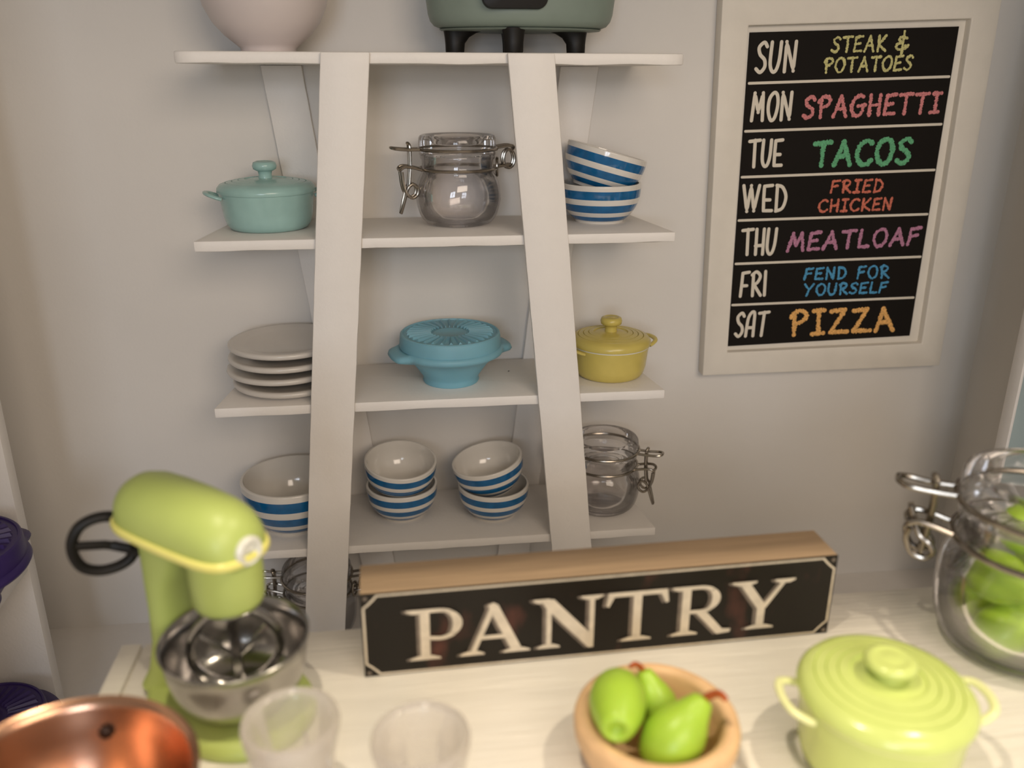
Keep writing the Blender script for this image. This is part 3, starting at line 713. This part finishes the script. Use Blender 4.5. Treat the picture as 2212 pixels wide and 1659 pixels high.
# ---------------------------------------------------------------- lettering: hand drawn stroke letters
ST = {
 'A': (0.78, [[(0, 0), (0.2, 0.5), (0.39, 1)], [(0.39, 1), (0.55, 0.5), (0.74, 0)], [(0.15, 0.36), (0.62, 0.40)]]),
 'C': (0.72, ['c', (0.70, 0.88), (0.45, 1.0), (0.14, 0.80), (0.02, 0.42), (0.20, 0.05), (0.50, 0.0), (0.72, 0.16)]),
 'D': (0.68, [[(0.08, 0), (0.10, 1)], ['c', (0.06, 1), (0.42, 0.92), (0.66, 0.55), (0.48, 0.12), (0.06, 0.0)]]),
 'E': (0.62, [[(0.62, 1), (0.08, 0.94), (0.06, 0.5), (0.02, 0.02), (0.60, 0.04)], [(0.05, 0.50), (0.46, 0.54)]]),
 'F': (0.62, [[(0.64, 1), (0.10, 0.94), (0.07, 0.5), (0.0, 0)], [(0.06, 0.48), (0.50, 0.56)]]),
 'G': (0.80, ['c', (0.66, 0.94), (0.42, 1.0), (0.12, 0.78), (0.02, 0.40), (0.20, 0.04), (0.50, 0.02), (0.66, 0.22), (0.68, 0.46)]),
 'H': (0.70, [[(0.06, 0), (0.06, 1)], [(0.62, 0), (0.62, 1)], [(0.06, 0.48), (0.62, 0.52)]]),
 'I': (0.52, [[(0.26, 0), (0.28, 1)], [(0.06, 0.98), (0.52, 1.0)], [(0.0, 0.0), (0.48, 0.02)]]),
 'K': (0.72, [[(0.08, 0), (0.10, 1)], [(0.66, 1), (0.12, 0.42), (0.70, 0.02)]]),
 'L': (0.60, [[(0.10, 1), (0.06, 0.5), (0.06, 0.02), (0.58, 0.02)]]),
 'M': (0.90, [[(0, 0), (0.22, 1), (0.44, 0.30), (0.70, 1), (0.86, 0)]]),
 'N': (0.72, [[(0.06, 0), (0.08, 1), (0.60, 0.02), (0.66, 1)]]),
 'O': (0.76, ['o', (0.38, 1), (0.08, 0.78), (0.02, 0.38), (0.26, 0.0), (0.58, 0.10), (0.74, 0.55), (0.62, 0.92)]),
 'P': (0.66, [[(0.14, 0), (0.14, 0.88)], ['c', (0.0, 0.74), (0.18, 0.96), (0.46, 1.0), (0.66, 0.80), (0.46, 0.56), (0.16, 0.46)]]),
 'R': (0.70, [[(0.12, 0), (0.12, 0.92)], ['c', (0.02, 0.88), (0.34, 1.0), (0.62, 0.82), (0.44, 0.56), (0.14, 0.46)], [(0.20, 0.46), (0.70, 0.0)]]),
 'S': (0.62, ['c', (0.60, 0.86), (0.42, 1.0), (0.12, 0.84), (0.20, 0.60), (0.48, 0.42), (0.52, 0.18), (0.26, 0.0), (0.0, 0.12)]),
 'T': (0.72, [[(0.36, 0), (0.38, 1)], [(0.0, 0.96), (0.74, 1.0)]]),
 'U': (0.70, ['c', (0.06, 1), (0.02, 0.40), (0.16, 0.03), (0.46, 0.04), (0.62, 0.40), (0.66, 1)]),
 'W': (1.0, [[(0, 1), (0.20, 0), (0.48, 0.86), (0.70, 0.02), (0.98, 1)]]),
 'Y': (0.74, [[(0, 1), (0.34, 0.52)], [(0.74, 1), (0.34, 0.50), (0.14, 0)]]),
 'Z': (0.74, [[(0.06, 0.94), (0.66, 1.0), (0.02, 0.04), (0.74, 0.04)]]),
 '&': (0.62, [['c', (0.56, 0.78), (0.28, 0.88), (0.14, 0.70), (0.36, 0.52)], ['c', (0.36, 0.52), (0.06, 0.40), (0.04, 0.16), (0.32, 0.08), (0.62, 0.24)], [(0.50, 0.32), (0.66, 0.34)], [(0.38, 1.22), (0.34, -0.20)]]),
 ' ': (0.5, []),
}
ST['G'] = (0.80, [ST['G'][1], [(0.40, 0.48), (0.82, 0.52)]])
DAY = dict(ST)
DAY.update({
 'A': (0.74, [['c', (0.02, 0), (0.10, 0.70), (0.32, 1.0), (0.56, 0.98), (0.60, 0.5), (0.62, 0)], [(0.06, 0.36), (0.60, 0.36)]]),
 'E': (0.55, [[(0.55, 1), (0.06, 0.97), (0.03, 0.5), (0.03, 0.02), (0.55, 0.02)], [(0.05, 0.44), (0.42, 0.44)]]),
 'F': (0.55, [[(0.55, 1), (0.08, 0.97), (0.05, 0.5), (0.0, 0.0)], [(0.05, 0.44), (0.42, 0.44)]]),
 'H': (0.66, [[(0.06, 0), (0.08, 1)], [(0.58, 0), (0.60, 1)], [(0.02, 0.34), (0.58, 0.36)]]),
 'I': (0.2, [[(0.08, 0), (0.10, 1)]]),
 'O': (0.66, ['o', (0.36, 1), (0.08, 0.78), (0.02, 0.36), (0.22, 0.0), (0.48, 0.10), (0.64, 0.55), (0.58, 0.90)]),
 'U': (0.66, ['c', (0.06, 1), (0.02, 0.30), (0.18, 0.02), (0.40, 0.06), (0.56, 0.40), (0.62, 1)]),
 'W': (1.0, [[(0, 1), (0.18, 0), (0.46, 1.0), (0.62, 0.02), (0.96, 1)]]),
 'M': (0.86, [[(0, 0), (0.16, 1), (0.42, 0.30), (0.70, 1), (0.72, 0)]]),
})
def strokes_of(g):
    body = g[1]
    if not body: return []
    if body[0] in ('c', 'o'): body = [body]
    out = []
    for s_ in body:
        if s_[0] in ('c', 'o'):
            P = smooth_pts([(x, y, 0) for x, y in s_[1:]], 6, s_[0] == 'o')
            if s_[0] == 'o': P.append(P[0])
            out.append([(p.x, p.y) for p in P])
        else:
            P = []
            for a, b in zip(s_, s_[1:]):
                for k in range(6): P.append((a[0]+(b[0]-a[0])*k/6, a[1]+(b[1]-a[1])*k/6))
            P.append(s_[-1]); out.append(P)
    return out
def text_mesh(word, quad, y, stroke, font=ST, rough=0.0, gap=0.16, seed=1):
    """strokes laid on the plane y inside the quad TL,TR,BR,BL (x,z)"""
    rnd = random.Random(seed)
    tot = sum(font[c][0] for c in word)+gap*(len(word)-1)
    TL, TR, BR, BL = [Vector(q) for q in quad]
    def mp(u, v):
        a = BL.lerp(BR, u); b = TL.lerp(TR, u); return a+(b-a)*v
    mb = MB(); x0 = 0; layer = 0
    for c in word:
        for st_ in strokes_of(font[c]):
            P = [mp((x0+x)/tot, yy) for x, yy in st_]
            # resample finely when the chalk edge is ragged
            Q = []
            for a, b in zip(P, P[1:]):
                n_ = max(1, int((b-a).length/0.0016)) if rough else 1
                for k in range(n_): Q.append(a.lerp(b, k/n_))
            Q.append(P[-1]); L_ = []; R_ = []
            yy = y-0.00004*(layer % 6); layer += 1
            for i, p in enumerate(Q):
                t = (Q[min(i+1, len(Q)-1)]-Q[max(i-1, 0)]).normalized(); nn = Vector((-t.y, t.x))
                w = stroke/2
                if rough: w *= 0.85+0.30*noise.noise(Vector((p.x*60, p.y*60, seed)))
                a_ = w*(1+rough*rnd.uniform(-1, 1)); b_ = w*(1+rough*rnd.uniform(-1, 1))
                L_.append(p+nn*a_); R_.append(p-nn*b_)
            n_ = len(Q)
            rg_ = 0.0004
            mb.add([(p.x, yy, p.y) for p in L_]+[(p.x, yy-rg_, p.y) for p in Q]+[(p.x, yy, p.y) for p in R_],
                   [(i, i+1, n_+i+1, n_+i) for i in range(n_-1)]+[(n_+i, n_+i+1, 2*n_+i+1, 2*n_+i) for i in range(n_-1)])
            ends = [Q[0], Q[-1]]
            for i in range(1, len(P)-1):
                if (P[i]-P[i-1]).angle(P[i+1]-P[i], 0) > 0.7: ends.append(P[i])
            for e in ends:
                k_ = 12; rr = stroke/2*(0.9 if rough else 1.0)
                mb.add([(e.x+rr*math.cos(2*PI*i/k_), yy, e.y+rr*math.sin(2*PI*i/k_)) for i in range(k_)]+[(e.x, yy-rg_*1.3, e.y)], [(i, (i+1) % k_, k_) for i in range(k_)])
        x0 += font[c][0]+gap
    return mb

# ---------------------------------------------------------------- weekly menu board on the wall
bd = thing('menu_board', 'white framed black weekly menu board with coloured chalk meals on the wall', 'board', (0, 0, 0))
FO = [(0.6494, 1.6076), (1.3274, 1.6324), (1.338, 0.6584), (0.6775, 0.6566)]
FI = [(0.7182, 1.4991), (1.2605, 1.5188), (1.276, 0.7232), (0.7395, 0.7175)]
y0, y1 = 0.243, 0.2805
mb = MB()
mb.v = [(x, y0, z) for x, z in FO]+[(x, y0, z) for x, z in FI]+[(x, y1, z) for x, z in FO]+[(x, y1, z) for x, z in FI]
for i in range(4):
    j = (i+1) % 4
    mb.f += [(i, j, 4+j, 4+i), (i, 8+i, 8+j, j), (4+i, 4+j, 12+j, 12+i), (8+i, 12+i, 12+j, 8+j)]
mb.m = [0]*len(mb.f)
link('frame', mb, 'frame', bd, bevel=0.0035)
link('backing_panel', MB().prism([(0.712, 1.505), (1.268, 1.524), (1.282, 0.717), (0.733, 0.711)], 0.2655, 0.2790), 'frame', bd)
PR = [(0.7294, 1.4853), (1.2435, 1.5025), (1.2489, 0.7403), (0.7468, 0.7289)]
yp = 0.2620
pc = link('chalkboard_card', MB().prism(PR, yp, yp+0.003), 'print_black', bd)
TXT = [('SUN', [(0.7469, 1.467), (0.8498, 1.4703), (0.8517, 1.3981), (0.7487, 1.3952)], 0),
 ('STEAK &', [(0.9303, 1.4789), (1.1225, 1.4864), (1.1236, 1.4457), (0.9297, 1.4416)], 'chalk_yellow'),
 ('POTATOES', [(0.916, 1.4325), (1.142, 1.4407), (1.1414, 1.4035), (0.9185, 1.3962)], 'chalk_yellow'),
 ('MON', [(0.7459, 1.3563), (0.8519, 1.3584), (0.8544, 1.2897), (0.7494, 1.2874)], 0),
 ('SPAGHETTI', [(0.8751, 1.348), (1.2306, 1.3575), (1.2307, 1.3051), (0.8774, 1.2922)], 'chalk_pink'),
 ('TUE', [(0.7498, 1.2491), (0.8393, 1.2497), (0.8423, 1.1823), (0.7533, 1.1799)], 0),
 ('TACOS', [(0.9139, 1.2438), (1.1743, 1.2542), (1.1768, 1.1834), (0.9163, 1.1793)], 'chalk_green'),
 ('WED', [(0.7452, 1.1425), (0.8624, 1.1422), (0.8658, 1.0729), (0.752, 1.073)], 0),
 ('FRIED', [(0.9715, 1.151), (1.1133, 1.1527), (1.1117, 1.1165), (0.9726, 1.1167)], 'chalk_red'),
 ('CHICKEN', [(0.9452, 1.104), (1.1441, 1.1069), (1.1435, 1.0724), (0.946, 1.0698)], 'chalk_red'),
 ('THU', [(0.7533, 1.0354), (0.8495, 1.0359), (0.8514, 0.9654), (0.7577, 0.9657)], 0),
 ('MEATLOAF', [(0.8763, 1.0238), (1.2342, 1.0323), (1.2341, 0.9825), (0.8752, 0.9713)], 'chalk_mauve'),
 ('FRI', [(0.7615, 0.9267), (0.8346, 0.9284), (0.8384, 0.8597), (0.7632, 0.8582)], 0),
 ('FEND FOR', [(0.9304, 0.9321), (1.1621, 0.9349), (1.1657, 0.8971), (0.9309, 0.8984)], 'chalk_blue'),
 ('YOURSELF', [(0.9343, 0.891), (1.1654, 0.891), (1.1654, 0.859), (0.9374, 0.8556)], 'chalk_blue'),
 ('SAT', [(0.7582, 0.8206), (0.8513, 0.8214), (0.8489, 0.7517), (0.7598, 0.7511)], 0),
 ('PIZZA', [(0.9037, 0.8234), (1.1919, 0.8234), (1.2062, 0.752), (0.9087, 0.7483)], 'chalk_orange')]
COLN = dict(chalk_yellow='yellow', chalk_pink='pink', chalk_green='green', chalk_red='red', chalk_mauve='mauve', chalk_blue='blue', chalk_orange='orange')
q = TXT.pop(1)[1]; TL, TR, BR, BL = [Vector(p) for p in q]
TXT.insert(1, ('STEAK', [TL, TL.lerp(TR, 0.72), BL.lerp(BR, 0.72), BL], 'chalk_yellow'))
TXT.insert(2, ('&', [TL.lerp(TR, 0.82), TR, BR, BL.lerp(BR, 0.82)], 'chalk_yellow'))
for k, (w, q, c) in enumerate(TXT):
    h = (Vector(q[0])-Vector(q[3])).length
    # keep the stroke centres inside the measured box
    if c == 0:
        st = 0.0082; font = DAY; rg = 0; gap = 0.20; mat = 'print_white'; lab = 'white lettering %s' % w
    else:
        st = dict(TACOS=0.0135, PIZZA=0.0130, SPAGHETTI=0.0098, MEATLOAF=0.0098).get(w, 0.0066); font = ST; rg = 0.36; gap = 0.24; mat = c; lab = '%s chalk lettering %s' % (COLN[c], w.replace('&', 'ampersand'))
    TL, TR, BR, BL = [Vector(p) for p in q]; i_ = st*0.42
    ux = (TR-TL).normalized(); vz = (TL-BL).normalized()
    q2 = [TL+ux*i_-vz*i_, TR-ux*i_-vz*i_, BR-ux*i_+vz*i_, BL+ux*i_+vz*i_]
    link('lettering', text_mesh(w, q2, yp-0.0004, st, font, rg, gap, seed=k+1), mat, pc, smooth=False)['label'] = lab
for a, b in [((0.7383, 1.3748), (1.2388, 1.3907)), ((0.74, 1.2666), (1.2388, 1.2809)), ((0.7419, 1.1594), (1.2405, 1.1716)), ((0.744, 1.0547), (1.2412, 1.062)), ((0.7467, 0.946), (1.2419, 0.953)), ((0.7478, 0.8394), (1.2414, 0.8449))]:
    d = (Vector(b)-Vector(a)).normalized()*0.003; n_ = Vector((-d.y, d.x))
    A = Vector(a); B = Vector(b); pts = []
    for cc, s0 in ((A, 90), (B, -90)):
        for k in range(7):
            an = math.atan2(d.y, d.x)+math.radians(s0+k*30); pts.append((cc.x+0.0030*math.cos(an), cc.y+0.0030*math.sin(an)))
    link('rule_line', MB().prism(pts, yp-0.0008, yp-0.0001), 'print_white', pc, smooth=False)

# ---------------------------------------------------------------- PANTRY sign
SL, SHT, SD = 0.672, 0.1305, 0.072
sg = thing('pantry_sign', 'wooden block sign with black face reading PANTRY on the table', 'sign', (-0.156, -0.8020, T+0.0006), (0, 0, 0.0266))
link('wood_block', MB().box(0, SL, 0.0008, SD, 0, SHT), 'sign_wood', sg, bevel=0.0012)
fc = link('printed_face', MB().box(0.0, SL, -0.0006, 0.0007, 0.0, SHT), 'sign_face', sg)
# border line with notched corners
def band(P, w, y, mi=0, closed=True):
    mb = MB(); n = len(P); L_ = []; R_ = []
    for i in range(n):
        p = Vector(P[i]); a = Vector(P[i-1]); b = Vector(P[(i+1) % n])
        d1 = (p-a).normalized(); d2 = (b-p).normalized(); t = (d1+d2).normalized(); nn = Vector((-t.y, t.x)); k = w/2/max(0.5, nn.dot(Vector((-d1.y, d1.x))))
        L_.append(p+nn*k); R_.append(p-nn*k)
    mb.add([(p.x, y, p.y) for p in L_]+[(p.x, y, p.y) for p in R_], [(i, (i+1) % n, n+(i+1) % n, n+i) for i in range(n)])
    return mb
x0, x1, z0, z1 = 0.0035, SL-0.0035, 0.003, SHT-0.0035
def notch(cx_, cz_, sx_, sz_):
    return [(cx_, cz_+sz_*0.018), (cx_+sx_*0.006, cz_+sz_*0.013), (cx_+sx_*0.013, cz_+sz_*0.006), (cx_+sx_*0.018, cz_)]
bp = notch(x0, z0, 1, 1)+list(reversed(notch(x1, z0, -1, 1)))+notch(x1, z1, -1, -1)+list(reversed(notch(x0, z1, 1, -1)))
link('border_line', band(bp, 0.0030, -0.0010), 'sign_cream', fc, smooth=False)
# worn nail dots at the corners
for a_, b_ in ((x0+0.003, z0+0.003), (x1-0.003, z1-0.003), (x1-0.003, z0+0.003), (x0+0.003, z1-0.003)):
    link('nail_print', MB().add([(a_+0.0032*math.cos(2*PI*i/10), -0.0016, b_+0.0032*math.sin(2*PI*i/10)) for i in range(10)], [tuple(range(10))]), 'sign_grey', fc, smooth=False)
# serif capitals: polygons in a unit box (height 1)
def arc_band(cx_, cz_, rx, rz, a0, a1, wmin, wmax, n=16):
    o_, i_ = [], []
    for k in range(n+1):
        a = math.radians(a0+(a1-a0)*k/n); w = wmin+(wmax-wmin)*abs(math.cos(a))**1.2
        o_.append((cx_+rx*math.cos(a), cz_+rz*math.sin(a))); i_.append((cx_+(rx-w)*math.cos(a), cz_+(rz-wmin)*math.sin(a)))
    return [[o_[k], o_[k+1], i_[k+1], i_[k]] for k in range(n)]
def serif(x, z, w, up_, t=0.055):
    s_ = 1 if up_ else -1
    return [(x-w, z), (x-w, z-s_*t*0.6), (x-w*0.45, z-s_*t*1.5), (x+w*0.45, z-s_*t*1.5), (x+w, z-s_*t*0.6), (x+w, z)]
G = {}
stem = 0.17
G['P'] = (1.18, [[(0.25, 0), (0.25+stem*1.1, 0), (0.25+stem*1.1, 0.98), (0.25, 0.98)], serif(0.34, 0, 0.30, False), serif(0.20, 1.0, 0.22, True),
                 [(0.15, 1.0), (0.62, 1.0), (0.62, 0.93), (0.15, 0.93)], [(0.42, 0.40), (0.62, 0.38), (0.62, 0.45), (0.42, 0.47)]]+arc_band(0.62, 0.69, 0.46, 0.31, -90, 90, 0.07, 0.19))
G['A'] = (1.42, [[(0.56, 0.97), (0.66, 1.02), (0.76, 0.97), (1.24, 0.04), (1.02, 0.04), (0.60, 0.86)], [(0.60, 0.93), (0.66, 0.80), (0.30, 0.04), (0.19, 0.04)],
                 [(0.38, 0.30), (0.90, 0.30), (0.86, 0.38), (0.42, 0.38)], serif(0.24, 0, 0.24, False), serif(1.13, 0, 0.27, False)])
G['N'] = (1.42, [[(0.28, 0.02), (0.38, 0.02), (0.38, 0.95), (0.28, 0.95)], [(0.16, 0.98), (0.42, 0.98), (1.22, 0.16), (1.22, -0.06), (1.12, -0.06), (0.28, 0.80)],
                 [(1.12, 0.0), (1.22, -0.06), (1.22, 0.98), (1.12, 0.98)], serif(0.33, 0, 0.22, False), serif(0.18, 1.0, 0.16, True), serif(1.17, 1.0, 0.22, True)])
G['T'] = (1.28, [[(0.54, 0), (0.54+stem, 0), (0.54+stem, 0.98), (0.54, 0.98)], [(0.06, 0.91), (1.19, 0.91), (1.21, 1.0), (0.04, 1.0)],
                 [(0.04, 1.0), (0.10, 0.93), (0.16, 0.91), (0.06, 0.72), (0.0, 0.74)], [(1.21, 1.0), (1.15, 0.93), (1.09, 0.91), (1.19, 0.72), (1.25, 0.74)], serif(0.625, 0, 0.30, False)])
G['R'] = (1.26, [[(0.20, 0), (0.20+stem, 0), (0.20+stem, 0.98), (0.20, 0.98)], serif(0.285, 0, 0.26, False), serif(0.18, 1.0, 0.18, True), [(0.12, 1.0), (0.56, 1.0), (0.56, 0.93), (0.12, 0.93)],
                 [(0.36, 0.44), (0.60, 0.44), (0.60, 0.51), (0.36, 0.51)], [(0.46, 0.48), (0.66, 0.50), (1.04, 0.08), (1.22, 0.06), (1.20, -0.01), (0.94, -0.03)]]+arc_band(0.56, 0.72, 0.40, 0.28, -90, 90, 0.07, 0.17))
G['Y'] = (1.28, [[(0.54, 0), (0.54+stem, 0), (0.54+stem, 0.50), (0.54, 0.50)], [(0.10, 0.98), (0.32, 0.98), (0.72, 0.48), (0.70, 0.36), (0.54, 0.42)], [(1.04, 0.98), (1.14, 0.98), (0.72, 0.42), (0.64, 0.48)],
                 serif(0.625, 0, 0.30, False), serif(0.22, 1.0, 0.26, True), serif(1.08, 1.0, 0.22, True)])
BOX = [('P', 0.0598, 0.1413), ('A', 0.1307, 0.2290), ('N', 0.2300, 0.3320), ('T', 0.3340, 0.4265), ('R', 0.4290, 0.5225), ('Y', 0.5190, 0.6090)]
for ch, a_, b_ in BOX:
    w, polys = G[ch]; zb, ztp = 0.0205, 0.1010
    sxx = (b_-a_)/w
    def build(dx, dz, y, grow=0.0):
        mb = MB()
        for i, pl_ in enumerate(polys):
            mb.add([(a_+x*sxx+dx, y-0.00012*(i % 9), zb+z*(ztp-zb)+dz) for x, z in pl_], [tuple(range(len(pl_)))])
        return mb
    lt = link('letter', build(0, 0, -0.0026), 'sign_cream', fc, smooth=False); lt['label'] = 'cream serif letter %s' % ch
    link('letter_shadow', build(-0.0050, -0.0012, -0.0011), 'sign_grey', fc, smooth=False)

# ---------------------------------------------------------------- crumbs
o = link('crumb', MB().lathe([(0, 0), (0.0009, 0.0005), (0.0011, 0.0015), (0.0008, 0.0035), (0, 0.0045)], 8).xf(Matrix.Rotation(1.5, 4, 'Y')), 'crumb', loc=(0.158, 0.17, S[2]+0.0012))
tag(o, 'tiny dark crumb on the middle shelf right of the blue container', 'crumb')
